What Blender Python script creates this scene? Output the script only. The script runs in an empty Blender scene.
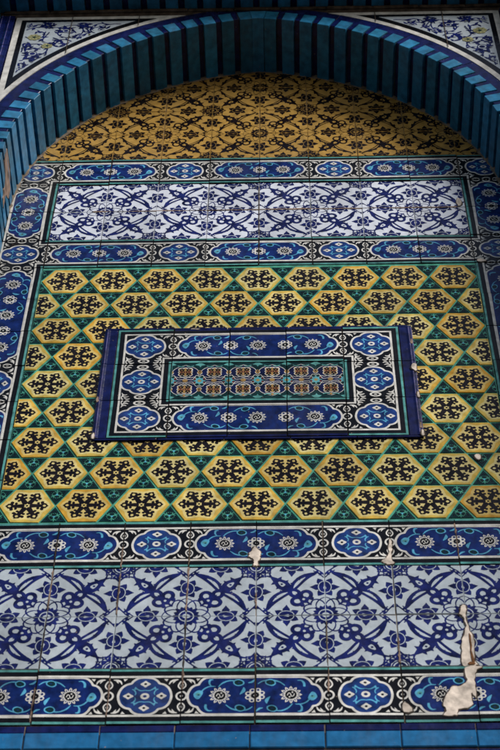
import bpy, math, random
from mathutils import Matrix, Vector
random.seed(7)
T = 0.25                      # one glazed tile, metres
Z0 = 25.6438 * T + 1.6        # height of the middle of the first hexagon row
EPS = 1.2e-5                  # glaze film thickness per painted layer (m)
PI = math.pi
S = bpy.context.scene
COL = S.collection

# ------------------------------------------------------------------ materials
MATS = {}
def nd(nt, t, **kw):
    n = nt.nodes.new(t)
    for k, v in kw.items(): setattr(n, k, v)
    return n

def glaze(name, col, rough=0.15, vary=0.28, rnd=0.16, grime=None, bump=0.38, fine=0.0, spec=0.19, tint=None, tintamt=0.0):
    if grime is None: grime = .08 + .34*min(1, max(col)/.5)
    m = bpy.data.materials.new(name); m.use_nodes = True
    nt = m.node_tree; L = nt.links; nt.nodes.clear()
    out = nd(nt, 'ShaderNodeOutputMaterial'); b = nd(nt, 'ShaderNodeBsdfPrincipled')
    L.new(b.outputs[0], out.inputs[0])
    geo = nd(nt, 'ShaderNodeNewGeometry')
    oi = nd(nt, 'ShaderNodeObjectInfo')
    n1 = nd(nt, 'ShaderNodeTexNoise'); n1.inputs['Scale'].default_value = 26; n1.inputs['Detail'].default_value = 5
    L.new(geo.outputs['Position'], n1.inputs['Vector'])
    r1 = nd(nt, 'ShaderNodeMapRange'); r1.inputs[1].default_value = .3; r1.inputs[2].default_value = .7
    r1.inputs[3].default_value = 1 - vary; r1.inputs[4].default_value = 1 + vary
    L.new(n1.outputs[0], r1.inputs[0])
    r2 = nd(nt, 'ShaderNodeMapRange'); r2.inputs[3].default_value = 1 - rnd; r2.inputs[4].default_value = 1 + rnd
    L.new(oi.outputs['Random'], r2.inputs[0])
    mu = nd(nt, 'ShaderNodeMath', operation='MULTIPLY'); L.new(r1.outputs[0], mu.inputs[0]); L.new(r2.outputs[0], mu.inputs[1])
    sc = nd(nt, 'ShaderNodeVectorMath', operation='SCALE'); sc.inputs[0].default_value = col
    if tint:
        mt = nd(nt, 'ShaderNodeMix', data_type='RGBA')
        mt.inputs[6].default_value = (*col, 1); mt.inputs[7].default_value = (*tint, 1)
        wn = nd(nt, 'ShaderNodeTexWhiteNoise', noise_dimensions='1D'); L.new(oi.outputs['Random'], wn.inputs['W'])
        tm = nd(nt, 'ShaderNodeMath', operation='MULTIPLY'); tm.inputs[1].default_value = tintamt
        L.new(wn.outputs[0], tm.inputs[0]); L.new(tm.outputs[0], mt.inputs[0]); L.new(mt.outputs[2], sc.inputs[0])
    L.new(mu.outputs[0], sc.inputs['Scale'])
    # dust and weathering
    n2 = nd(nt, 'ShaderNodeTexNoise'); n2.inputs['Scale'].default_value = 3.2; n2.inputs['Detail'].default_value = 9; n2.inputs['Roughness'].default_value = .7
    st = nd(nt, 'ShaderNodeVectorMath', operation='MULTIPLY'); st.inputs[1].default_value = (2.2, 1, .55)
    L.new(geo.outputs['Position'], st.inputs[0]); L.new(st.outputs[0], n2.inputs['Vector'])
    r3 = nd(nt, 'ShaderNodeMapRange'); r3.inputs[1].default_value = .48; r3.inputs[2].default_value = .78; r3.inputs[4].default_value = grime
    L.new(n2.outputs[0], r3.inputs[0])
    mx = nd(nt, 'ShaderNodeMix', data_type='RGBA'); mx.inputs[7].default_value = (.13, .115, .095, 1)
    L.new(r3.outputs[0], mx.inputs[0]); L.new(sc.outputs[0], mx.inputs[6])
    # specks of lost glaze
    n4 = nd(nt, 'ShaderNodeTexNoise'); n4.inputs['Scale'].default_value = 75; n4.inputs['Detail'].default_value = 3
    L.new(geo.outputs['Position'], n4.inputs['Vector'])
    r4 = nd(nt, 'ShaderNodeMapRange'); r4.inputs[1].default_value = .73; r4.inputs[2].default_value = .76; r4.inputs[4].default_value = .75
    L.new(n4.outputs[0], r4.inputs[0])
    mx2 = nd(nt, 'ShaderNodeMix', data_type='RGBA'); mx2.inputs[7].default_value = (.30, .22, .16, 1)
    L.new(r4.outputs[0], mx2.inputs[0]); L.new(mx.outputs[2], mx2.inputs[6]); L.new(mx2.outputs[2], b.inputs['Base Color'])
    rr = nd(nt, 'ShaderNodeMapRange'); rr.inputs[3].default_value = rough * .7; rr.inputs[4].default_value = rough * 1.6
    L.new(n2.outputs[0], rr.inputs[0]); L.new(rr.outputs[0], b.inputs['Roughness'])
    b.inputs['Specular IOR Level'].default_value = spec
    n3 = nd(nt, 'ShaderNodeTexNoise'); n3.inputs['Scale'].default_value = 34; n3.inputs['Detail'].default_value = 3
    L.new(geo.outputs['Position'], n3.inputs['Vector'])
    bp = nd(nt, 'ShaderNodeBump'); bp.inputs['Strength'].default_value = bump; bp.inputs['Distance'].default_value = .004
    L.new(n3.outputs[0], bp.inputs['Height']); L.new(bp.outputs[0], b.inputs['Normal'])
    MATS[name] = m
    return m

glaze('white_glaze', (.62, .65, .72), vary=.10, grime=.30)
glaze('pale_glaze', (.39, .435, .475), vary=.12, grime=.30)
glaze('line_white', (.60, .58, .54), vary=.25, grime=.45)
glaze('cobalt', (.0068, .0115, .084), vary=.7)
glaze('field_blue', (.0050, .0170, .105), vary=.6)
glaze('quat_blue', (.010, .034, .15), vary=.6)
glaze('light_turq', (.085, .33, .50), vary=.45)
glaze('teal', (.080, .265, .25), vary=.45)
glaze('bottle_green', (.0035, .023, .025), vary=.5)
glaze('hex_green', (.062, .27, .19), vary=.4)
glaze('black', (.0045, .0045, .006), vary=.4)
glaze('brown_black', (.008, .005, .006), vary=.5)
glaze('ochre', (.52, .275, .030), vary=.30, rnd=.18, tint=(.54, .40, .085), tintamt=1.0)
glaze('cream', (.54, .39, .12), vary=.24, rnd=.16, tint=(.62, .53, .23), tintamt=1.0)
glaze('lunette_yellow', (.40, .235, .058), vary=.22, rnd=.08)
glaze('maroon', (.10, .02, .018), vary=.4)
glaze('night_blue', (.0045, .0075, .045), vary=.6)
glaze('gold', (.29, .175, .055), vary=.3)
glaze('olive', (.27, .26, .13), vary=.4)
glaze('brick_blue', (.026, .185, .36), vary=.35, rnd=.22, rough=.28, tint=(.015, .12, .20), tintamt=.75, grime=.30)
glaze('brick_navy', (.005, .009, .065), vary=.5, rough=.2)
glaze('ledge_blue', (.014, .12, .28), vary=.25, rnd=.08, rough=.2)
glaze('worn_highlight', (.16, .14, .30), vary=.6, rough=.5)  # pale purple of worn moulding edges, with the ridge highlight painted into the colour
glaze('mortar', (.20, .155, .115), rough=.9, vary=.5, spec=.1, bump=.8)
glaze('pink_mortar', (.26, .18, .14), rough=.9, vary=.5, spec=.1, bump=.8)
glaze('dark_mortar', (.065, .05, .042), rough=.9, vary=.6, spec=.1, bump=.8)
glaze('plaster', (.62, .53, .45), rough=.95, vary=.42, spec=.1, bump=1.0, grime=.25)
glaze('rust', (.16, .07, .03), rough=.9, vary=.5, spec=.1, bump=.8)
glaze('paving', (.065, .060, .052), rough=.8, vary=.3, spec=.2, grime=.1)
glaze('stone', (.12, .11, .095), rough=.7, vary=.2, spec=.3, grime=.2)

# ------------------------------------------------------------------ 2D drawing kit (units: tiles)
def cr(pts, n=5, closed=False):
    """Catmull-Rom resampling"""
    out = []; N = len(pts)
    rng = range(N) if closed else range(N - 1)
    for i in rng:
        if closed: p0, p1, p2, p3 = pts[(i-1) % N], pts[i], pts[(i+1) % N], pts[(i+2) % N]
        else: p0, p1, p2, p3 = pts[max(i-1, 0)], pts[i], pts[i+1], pts[min(i+2, N-1)]
        for k in range(n):
            t = k / n
            out.append(tuple(.5*((2*b) + (-a+c)*t + (2*a-5*b+4*c-d)*t*t + (-a+3*b-3*c+d)*t**3) for a, b, c, d in zip(p0, p1, p2, p3)))
    if not closed: out.append(tuple(pts[-1]))
    return out
def circ(x, y, rx, ry=None, n=14, a0=0):
    ry = ry or rx
    return [(x + rx*math.cos(a0+2*PI*k/n), y + ry*math.sin(a0+2*PI*k/n)) for k in range(n)]
def diag(p): return (p[1], p[0])
def ident(p): return p
def rot(a, c=(0, 0)):
    ca, sa = math.cos(a), math.sin(a)
    return lambda p: (c[0]+(p[0]-c[0])*ca-(p[1]-c[1])*sa, c[1]+(p[0]-c[0])*sa+(p[1]-c[1])*ca)
def xf(dx=0, dy=0, sx=1, sy=1): return lambda p: (dx+p[0]*sx, dy+p[1]*sy)
def comp(f, g): return lambda p: f(g(p))

class Art:
    def __init__(self, k=1.0): self.items = []; self.layer = 0; self.k = k
    def fill(self, mat, pts, tfs=(ident,)):
        self.layer += 1
        for t in tfs: self.items.append((self.layer, mat, [t(p) for p in pts]))
    def rect(self, mat, x0, y0, x1, y1): self.fill(mat, [(x0, y0), (x1, y0), (x1, y1), (x0, y1)])
    def stroke(self, mat, pts, w, closed=False, tfs=(ident,), smooth=5):
        if smooth:
            if not isinstance(w, (int, float)):
                ww = cr([(q, 0) for q in w], smooth, closed); w = [q[0] for q in ww]
            pts = cr(pts, smooth, closed)
        N = len(pts)
        W = [w*self.k]*N if isinstance(w, (int, float)) else [q*self.k for q in w]
        self.layer += 1
        Lp, Rp = [], []
        for i in range(N):
            if closed: a, b = pts[i-1], pts[(i+1) % N]
            else: a, b = pts[max(i-1, 0)], pts[min(i+1, N-1)]
            dx, dy = b[0]-a[0], b[1]-a[1]; l = math.hypot(dx, dy) or 1
            nx, ny = -dy/l*W[i]/2, dx/l*W[i]/2
            Lp.append((pts[i][0]+nx, pts[i][1]+ny)); Rp.append((pts[i][0]-nx, pts[i][1]-ny))
        for i in range(N if closed else N-1):
            j = (i+1) % N
            for t in tfs: self.items.append((self.layer, mat, [t(q) for q in (Rp[i], Rp[j], Lp[j], Lp[i])]))
    def moved(self, f):
        a = Art(); a.layer = self.layer
        a.items = [(l, m, [f(p) for p in pts]) for l, m, pts in self.items]; return a

def clip(poly, x0, y0, x1, y1):
    for ax, s, v in ((0, 1, x0), (0, -1, x1), (1, 1, y0), (1, -1, y1)):
        out = []; N = len(poly)
        for i in range(N):
            a, b = poly[i], poly[(i+1) % N]
            ia, ib = (a[ax]-v)*s >= 0, (b[ax]-v)*s >= 0
            if ia: out.append(a)
            if ia != ib:
                t = (v-a[ax])/(b[ax]-a[ax]); out.append((a[0]+(b[0]-a[0])*t, a[1]+(b[1]-a[1])*t))
        poly = out
        if len(poly) < 3: return []
    return poly
def area(p): return .5*sum(p[i][0]*p[(i+1) % len(p)][1]-p[(i+1) % len(p)][0]*p[i][1] for i in range(len(p)))
def warper(seed, amp=.006):
    r = random.Random(seed); k = [(r.uniform(5, 13), r.uniform(5, 13), r.uniform(0, 6.28)) for _ in range(6)]
    def f(p):
        dx = sum(math.sin(a*p[0]+b*p[1]+c) for a, b, c in k[:3])/3
        dy = sum(math.sin(a*p[0]+b*p[1]+c) for a, b, c in k[3:])/3
        return (p[0]+amp*dx, p[1]+amp*dy)
    return f

class Geo:
    """collects faces (tile units x,y ; metres of film on top) into one mesh"""
    def __init__(self): self.v = []; self.f = []; self.m = []; self.mats = []
    def mi(self, n):
        if n not in self.mats: self.mats.append(n)
        return self.mats.index(n)
    def face(self, pts, mat):                      # pts in tile units (x, y, z)
        b = len(self.v); self.v += [(p[0]*T, p[1]*T, p[2]*T) for p in pts]
        self.f.append(list(range(b, b+len(pts)))); self.m.append(self.mi(mat))
    def prism(self, poly, z0, z1, mat, ch=0.0, side=None, bottom=False):
        if area(poly) < 0: poly = poly[::-1]
        n = len(poly); side = side or mat
        cx = sum(p[0] for p in poly)/n; cy = sum(p[1] for p in poly)/n
        def ring(z, c):
            o = []
            for p in poly:
                d = math.hypot(p[0]-cx, p[1]-cy) or 1; k = 1-min(c*1.3/d, .5)
                o.append((cx+(p[0]-cx)*k, cy+(p[1]-cy)*k, z))
            return o
        A, B = ring(z0, 0), ring(z1-ch, 0)
        for i in range(n): self.face([A[i], A[(i+1) % n], B[(i+1) % n], B[i]], side)
        C = B
        if ch:
            C = ring(z1, ch)
            for i in range(n): self.face([B[i], B[(i+1) % n], C[(i+1) % n], C[i]], mat)
        self.face(C, mat)
        if bottom: self.face(A[::-1], side)
    def slab(self, x0, y0, x1, y1, z0, z1, mat, ch=.008):   # tile with straight chamfers
        self.face([(x0+ch, y0+ch, z1), (x1-ch, y0+ch, z1), (x1-ch, y1-ch, z1), (x0+ch, y1-ch, z1)], mat)
        o = [(x0, y0), (x1, y0), (x1, y1), (x0, y1)]; i_ = [(x0+ch, y0+ch), (x1-ch, y0+ch), (x1-ch, y1-ch), (x0+ch, y1-ch)]
        for k in range(4):
            j = (k+1) % 4
            self.face([(*o[k], z1-ch), (*o[j], z1-ch), (*i_[j], z1), (*i_[k], z1)], mat)
            self.face([(*o[k], z0), (*o[j], z0), (*o[j], z1-ch), (*o[k], z1-ch)], mat)
    def art(self, art, z=0.0, box=None, warp=None, keep=None, wbox=None):
        for l, mat, pts in art.items:
            if warp: pts = [warp(p) for p in pts]
            if keep and not all(keep(p) for p in pts): continue
            if box: pts = clip(pts, *box)
            q = []
            for p in pts:
                if not q or math.hypot(p[0]-q[-1][0], p[1]-q[-1][1]) > 1e-5: q.append(p)
            if len(q) > 2 and math.hypot(q[0][0]-q[-1][0], q[0][1]-q[-1][1]) < 1e-5: q.pop()
            if len(q) < 3: continue
            a = area(q)
            if abs(a) < 1e-7: continue
            if a < 0: q = q[::-1]
            zz = z + l*EPS/T
            self.face([(p[0], p[1], zz) for p in q], mat)
    def mesh(self, name):
        me = bpy.data.meshes.new(name); me.from_pydata(self.v, [], self.f)
        for n in self.mats: me.materials.append(MATS[n])
        me.polygons.foreach_set('material_index', self.m); me.update()
        return me

# ------------------------------------------------------------------ object kit
RX = Matrix.Rotation(PI/2, 4, 'X')
def thing(name, label, cat, u, v, w=0.0, group=None):
    o = bpy.data.objects.new(name, None); COL.objects.link(o); o.empty_display_size = .1
    o.location = (u*T, -w*T, v*T+Z0); o['label'] = label; o['category'] = cat
    o['uvw'] = (u, v, w)
    if group: o['group'] = group
    return o
def put(name, me, parent, u, v, w=0.0, phi=0.0, jit=0.0, label=None):
    o = bpy.data.objects.new(name, me); COL.objects.link(o); o.parent = parent
    pu, pv, pw = parent['uvw']
    R = RX @ Matrix.Rotation(phi, 4, 'Z')
    du = dv = dw = 0
    if jit:
        du, dv, dw = random.uniform(-1, 1)*.004*jit, random.uniform(-1, 1)*.004*jit, random.uniform(-1, .3)*.006*jit
        R = R @ Matrix.Rotation(random.uniform(-1, 1)*.012*jit, 4, 'X') @ Matrix.Rotation(random.uniform(-1, 1)*.010*jit, 4, 'Y') @ Matrix.Rotation(random.uniform(-1, 1)*.006*jit, 4, 'Z')
    o.matrix_local = Matrix.Translation(((u+du-pu)*T, -(w+dw-pw)*T, (v+dv-pv)*T)) @ R
    if label: o['label'] = label
    return o

def lone(name, me, label, cat, u=0, v=0, w=0, kind=None):
    o = bpy.data.objects.new(name, me); COL.objects.link(o)
    o.matrix_local = Matrix.Translation((u*T, -w*T, v*T+Z0)) @ RX
    if label: o['label'] = label
    if cat: o['category'] = cat
    if kind: o['kind'] = kind
    return o

G = .0045   # half a joint

# ------------------------------------------------------------------ motif: saz leaf floral tile (medallion at corner 0,0)
def floral(C, H, th=1.0):
    a = Art(th); D2 = (ident, diag)
    def flower(cx, cy, ang, k=1.0, squash=1.0):
        t = comp(rot(ang, (cx, cy)), xf(cx, cy, k, k*squash))
        for i in range(6):
            an = i*PI/3
            ro = .225 if i in (0, 3) else .205
            tri = [(.10*math.cos(an-.50), .10*math.sin(an-.50)), (.148*math.cos(an-.40), .148*math.sin(an-.40)), (.178*math.cos(an-.16), .178*math.sin(an-.16)), (ro*math.cos(an+.02), ro*math.sin(an+.02)),
                   (.178*math.cos(an+.17), .178*math.sin(an+.17)), (.145*math.cos(an+.38), .145*math.sin(an+.38)), (.10*math.cos(an+.50), .10*math.sin(an+.50))]
            a.fill(C, [t(p) for p in tri])
        a.fill(C, [t(p) for p in circ(0, 0, .118, .125)])
        a.stroke(H, [t(p) for p in cr([(0, .125), (.07, .085), (.098, .0), (.07, -.085), (0, -.115), (-.07, -.085), (-.098, 0), (-.07, .085)], 2, True)], .012*k, True, smooth=0)
        a.fill(H, [t(p) for p in cr([(0, .055), (.018, .0), (.024, -.03), (0, -.045), (-.024, -.03), (-.018, 0)], 3, True)])
    # thin vines
    a.stroke(C, [(.0, .20), (.045, .275), (.115, .315), (.18, .295), (.215, .215)], [.017, .022, .027, .024, .030], tfs=D2)
    a.stroke(C, [(.0, .355), (.065, .325), (.115, .265), (.135, .19), (.12, .12)], [.014, .018, .022, .018, .012], tfs=D2)
    a.stroke(C, [(.905, .09), (.95, .14), (1.0, .205)], .024, tfs=D2)
    a.stroke(C, [(.905, .09), (.865, .04), (.80, .0)], .022, tfs=D2)
    a.stroke(C, [(.0, .75), (.045, .80), (.10, .86), (.16, .90)], .020, tfs=D2)
    a.stroke(C, [(1.0, .72), (.96, .775), (.905, .815), (.86, .84)], .020, tfs=D2)
    # medallion
    for k in range(5):
        an = k*PI/8
        ro, b = (.225, .20) if k % 2 == 0 else (.20, .17)
        a.fill(C, [(.11*math.cos(an-b*1.3), .11*math.sin(an-b*1.3)), (.17*math.cos(an-b), .17*math.sin(an-b)), (ro*math.cos(an), ro*math.sin(an)), (.17*math.cos(an+b), .17*math.sin(an+b)), (.11*math.cos(an+b*1.3), .11*math.sin(an+b*1.3))])
    a.fill(C, circ(0, 0, .145, n=18)); a.stroke(H, circ(0, 0, .105, n=18), .016, True, smooth=2)
    a.fill(H, circ(0, 0, .060, .048, 12)); a.fill(C, circ(0, 0, .024, n=8))
    # flowers
    flower(0, .555, 0); flower(.565, 0, -PI/2, .96); flower(1.0, .475, PI, 1.0); flower(.475, 1.0, PI/2, 1.0)
    # saz leaves
    W = [.07, .115, .140, .132, .095, .055, .026]
    a.stroke(C, [(.47, .485), (.555, .455), (.65, .40), (.735, .318), (.80, .22), (.845, .135), (.915, .085)], W, tfs=D2)
    a.stroke(H, [(.545, .455), (.62, .415), (.69, .36), (.755, .28)], [.008, .042, .042, .008], tfs=D2)
    for q in ((.74, .375), (.81, .27), (.64, .468)):
        a.fill(C, [(q[0]-.045, q[1]-.01), (q[0]+.012, q[1]+.036), (q[0]+.035, q[1]-.05)], D2)
    a.fill(C, cr([(.475, .475), (.46, .55), (.51, .64), (.56, .70), (.66, .745), (.79, .80), (.80, .79), (.745, .66), (.70, .56), (.64, .51), (.55, .46)], 4, True))
    for q in ((.525, .715, .565, .66), (.62, .79, .65, .72)):
        a.fill(C, [(q[0], q[1]), (q[2]+.03, q[3]+.035), (q[2]-.015, q[3]-.035)], D2)
    a.fill(H, cr([(.615, .575), (.575, .615), (.60, .65), (.66, .68), (.68, .66), (.65, .60)], 3, True))
    a.fill(C, circ(.628, .628, .020, n=8))
    a.stroke(C, [(.785, .785), (.80, .85), (.785, .92), (.795, 1.0)], [.035, .024, .022, .026], tfs=D2)
    a.stroke(C, [(.875, .105), (.845, .075), (.83, .04), (.855, .02)], [.03, .024, .022, .016], tfs=D2)
    for q, an in (((.955, .145), .2), ((.86, .04), 2.4), ((.955, .76), 2.0), ((.05, .80), 1.3), ((.79, .90), .3)):
        a.fill(C, [(q[0]+x*math.cos(an)-y*math.sin(an), q[1]+x*math.sin(an)+y*math.cos(an)) for x, y in cr([(0, 0), (.025, .02), (.07, .012), (.03, -.012)], 3, True)], D2)
    # knot
    a.stroke(C, circ(.405, .275, .078, .072, 10), .058, True, tfs=D2, smooth=2)
    a.fill(C, circ(.305, .305, .070, n=10)); a.fill(H, circ(.312, .312, .022, n=8))
    a.fill(C, circ(.44, .44, .095, n=12))
    a.fill(H, cr([(.475, .475), (.415, .465), (.405, .425), (.43, .43), (.425, .405), (.465, .415)], 3, True))
    a.stroke(C, [(.20, .20), (.25, .245), (.30, .30)], [.024, .034, .06])
    a.fill(C, circ(.335, .195, .034, n=8), D2)
    # far corner: half rosette with crossing stalks
    a.stroke(C, [(.775, .865), (.88, .87), (1.0, .865)], .016, tfs=D2)
    for an in (PI*1.06, PI*1.25, PI*1.44):
        cx, cy = 1+.155*math.cos(an), 1+.155*math.sin(an)
        a.fill(C, [(cx+.06*math.cos(an), cy+.06*math.sin(an)), (cx+.065*math.cos(an+1.9), cy+.065*math.sin(an+1.9)), (cx-.03*math.cos(an), cy-.03*math.sin(an)), (cx+.065*math.cos(an-1.9), cy+.065*math.sin(an-1.9))])
    a.fill(C, circ(1, 1, .12)); a.stroke(H, circ(1, 1, .088, n=16), .018, True, smooth=2)
    a.fill(H, circ(1, 1, .03, n=10))
    a.stroke(C, [(1.0, .70), (.955, .76), (.90, .81)], .016, tfs=D2)
    return a

def tile_mesh(name, ground, art, warp=None, w=1.0, h=1.0, gap=G, thick=.05, edge=None):
    g = Geo()
    g.slab(-w/2+gap, -h/2+gap, w/2-gap, h/2-gap, -thick, 0, ground, .006)
    g.art(art, 0.0, (-w/2+gap+.006, -h/2+gap+.006, w/2-gap-.006, h/2-gap-.006), warp)
    return g.mesh(name)

def floral_set(name, ground, C, H, th=1.0):
    base = floral(C, H, th); out = {}
    for sx in (1, -1):
        for sy in (1, -1):
            for k in range(4):
                out[sx, sy, k] = tile_mesh(name, ground, base.moved(xf(-.5*sx, -.5*sy, sx, sy)), warper((sx+1)*7+(sy+1)*31+k*101+len(ground), .008))
    return out

def floral_panel(th, meshes, us, v_mid, rows, odd):
    """medallions stand at integers of parity `odd` on the joint v_mid"""
    for r in rows:                     # r = 0 is the row above v_mid
        for u0 in us:                  # tile [u0, u0+1]
            med_left = (u0 % 2 == odd)
            sx = 1 if med_left else -1
            sy = 1 if r % 2 == 0 else -1
            put('tile', meshes[sx, sy, random.randrange(4)], th, u0+.5, v_mid+r+.5, jit=1.0)

WF = floral_set('floral_tile', 'white_glaze', 'cobalt', 'white_glaze', .92)
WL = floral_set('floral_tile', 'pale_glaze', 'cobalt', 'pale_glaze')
YF = floral_set('lunette_tile', 'lunette_yellow', 'brown_black', 'lunette_yellow', .58)

def backing(parent, u0, u1, v0, v1, w=-.022, mat='mortar'):
    g = Geo(); g.prism([(u0, v0), (u1, v0), (u1, v1), (u0, v1)], -.06, 0, mat)
    me = g.mesh('mortar_bed'); pu, pv, pw = parent['uvw']
    o = bpy.data.objects.new('mortar_bed', me); COL.objects.link(o); o.parent = parent
    o.matrix_local = Matrix.Translation((-pu*T, -(w-pw)*T, -pv*T)) @ RX
    return o

lun = thing('tile_lunette', 'ochre yellow lunette of black floral tiles filling the head of the arch', 'tile panel', 0, 4.38)
for r in range(4):
    hw = (5, 4, 4, 3)[r]
    for u0 in range(-hw, hw):
        sx = 1 if u0 % 2 == 0 else -1
        sy = -1 if r % 2 == 0 else 1
        put('tile', YF[sx, sy, random.randrange(3)], lun, u0+.5, 4.39+r+.5, jit=1.0)
backing(lun, -5, 5, 4.39, 8.4)

wu = thing('floral_panel', 'white floral panel with cobalt leaves, the upper one between two border bands under the lunette', 'tile panel', 0, 1.38, group='white floral panels')
floral_panel(wu, WF, range(-4, 4), 2.385, (0, -1), 1); backing(wu, -4, 4, 1.38, 3.40, mat='dark_mortar')
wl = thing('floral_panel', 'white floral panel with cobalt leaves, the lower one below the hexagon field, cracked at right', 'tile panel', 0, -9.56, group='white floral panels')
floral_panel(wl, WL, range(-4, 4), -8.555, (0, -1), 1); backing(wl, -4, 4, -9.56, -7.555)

# ------------------------------------------------------------------ motif: blue cartouche border
def rosette(a, x, y, kind, k=1.0):
    t = xf(x, y, k, k)
    if kind == 'A':
        n = 12
        pts = []
        for i in range(n):
            an = 2*PI*i/n; d = PI/n
            pts += [(.085*math.cos(an-d), .085*math.sin(an-d)), (.128*math.cos(an-.16), .128*math.sin(an-.16)), (.154*math.cos(an), .154*math.sin(an)), (.128*math.cos(an+.16), .128*math.sin(an+.16))]
        a.fill('line_white', [t(p) for p in pts])
        for i in range(n):
            an = 2*PI*i/n
            a.fill('field_blue', [t((r*math.cos(an+b), r*math.sin(an+b))) for r, b in ((.082, 0), (.108, .095), (.130, 0), (.108, -.095))])
        a.fill('black', [t(p) for p in circ(0, 0, .080)])
        a.stroke('line_white', [t(p) for p in [(-.05, -.015), (-.03, .03), (-.005, .01), (.005, -.03), (.035, -.02), (.045, .02)]], .012, smooth=3)
        for q in ((-.02, -.04), (.02, .042)): a.fill('line_white', [t(p) for p in circ(q[0], q[1], .013, n=7)])
    else:
        for i in range(8):
            an = 2*PI*i/8+PI/8
            a.fill('line_white', [t(p) for p in circ(.095*math.cos(an), 0.092*math.sin(an), .042, .038, n=10)])
            a.fill('field_blue', [t(p) for p in circ(.098*math.cos(an), .098*math.sin(an), .021, n=7)])
        a.fill('black', [t(p) for p in circ(0, 0, .062)])
        a.stroke('line_white', [t(p) for p in circ(0, 0, .058, n=10)], .009, True, smooth=2)
        a.fill('line_white', [t(p) for p in circ(0, 0, .017, n=7)])

def cart_outline(n):
    Lf = cr([(.085, .5), (.092, .56), (.125, .64), (.17, .685), (.215, .70)], 4) + cr([(.225, .702), (.25, .755), (.29, .80), (.34, .826), (.40, .832)], 4)
    top = Lf + [(n-x, y) for x, y in Lf[::-1]]
    bot = [(x, 1-y) for x, y in top[::-1]][1:-1]
    return top + bot

def connector(a, s):
    a.fill('line_white', circ(s, .5, .082, .088, 18)); a.fill('black', circ(s, .5, .056, .062, 16)); a.fill('line_white', circ(s, .5, .020, .022, 8))
    for sy in (1, -1):
        t = xf(s, .5, 1, sy)
        a.stroke('line_white', [t(p) for p in [(0, .125), (-.045, .17), (-.04, .225), (0, .275), (.04, .225), (.045, .17)]], .020, True, smooth=3)
        a.fill('line_white', [t(p) for p in circ(0, .195, .018, .03, 8)])
        for sx in (1, -1):
            q = comp(t, xf(0, 0, sx, 1))
            a.stroke('line_white', [q(p) for p in [(.055, .30), (.11, .29), (.155, .265), (.175, .215)]], [.012, .034, .026, .010], smooth=3)
            a.stroke('line_white', [q(p) for p in [(.10, .285), (.125, .235)]], [.03, .006], smooth=2)
            a.fill('line_white', [q(p) for p in [(.19, .315), (.25, .315), (.21, .27)]])

def cart(n):
    a = Art(); o = cart_outline(n)
    connector(a, 0); connector(a, n)
    a.fill('field_blue', o); a.stroke('line_white', o, .034, True, smooth=0)
    LT = 'light_turq'
    def part(t):
        a.stroke(LT, [t(p) for p in [(.26, .57), (.31, .63), (.38, .665), (.46, .665)]], [.018, .02, .018, .012])
        a.stroke(LT, [t(p) for p in [(.40, .67), (.375, .72), (.385, .78), (.43, .79)]], [.014, .026, .03, .010])
        a.fill(LT, [t(p) for p in cr([(.16, .52), (.185, .57), (.23, .60), (.285, .575), (.275, .51), (.235, .44), (.19, .455)], 3, True)])
        a.fill('teal', [t(p) for p in circ(.225, .525, .035, .03, 8)]); a.fill('field_blue', [t(p) for p in circ(.23, .515, .014, n=6)])
        a.stroke(LT, [t(p) for p in [(.335, .345), (.34, .28), (.375, .235), (.43, .235)]], [.030, .034, .022, .008])
    def mid(t, bud=True):
        a.stroke(LT, [t(p) for p in [(.50, .655), (.56, .73), (.65, .775), (.74, .765), (.83, .735)]], [.012, .022, .020, .02, .012])
        a.stroke(LT, [t(p) for p in [(.845, .65), (.845, .59), (.80, .525)]], [.012, .05, .010])
        a.stroke(LT, [t(p) for p in [(.90, .73), (.95, .745), (1.0, .80)]], [.010, .032, .012])
        a.stroke(LT, [t(p) for p in [(.60, .335), (.68, .265), (.79, .235), (.90, .25), (.97, .30)]], [.010, .022, .02, .02, .012])
        for x, y in ((.775, .735), (.80, .275)):
            a.fill(LT, [t(p) for p in cr([(x-.075, y+.03), (x-.02, y+.065), (x+.06, y+.03), (x+.07, y-.03), (x, y-.06), (x-.06, y-.03)], 3, True)])
            a.fill('bottle_green', [t(p) for p in cr([(x-.058, y+.022), (x-.01, y+.048), (x+.048, y+.018), (x+.05, y-.025), (x, y-.044), (x-.045, y-.025)], 3, True)])
            a.fill('field_blue', [t(p) for p in circ(x, y, .014, n=6)])
    r180 = lambda p: (n-p[0], 1-p[1])
    part(ident); part(r180); mid(ident); mid(r180)
    if n == 3: mid(xf(.5, 1, 1, -1)); mid(xf(1.0, 0)) if False else None
    if n == 2: R = ((.52, 'A'), (1.0, 'B'), (1.48, 'A'))
    else: R = ((.53, 'A'), (1.02, 'B'), (1.5, 'A'), (1.98, 'B'), (2.47, 'A'))
    for x, k in R: rosette(a, x, .5, k)
    return a

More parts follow.
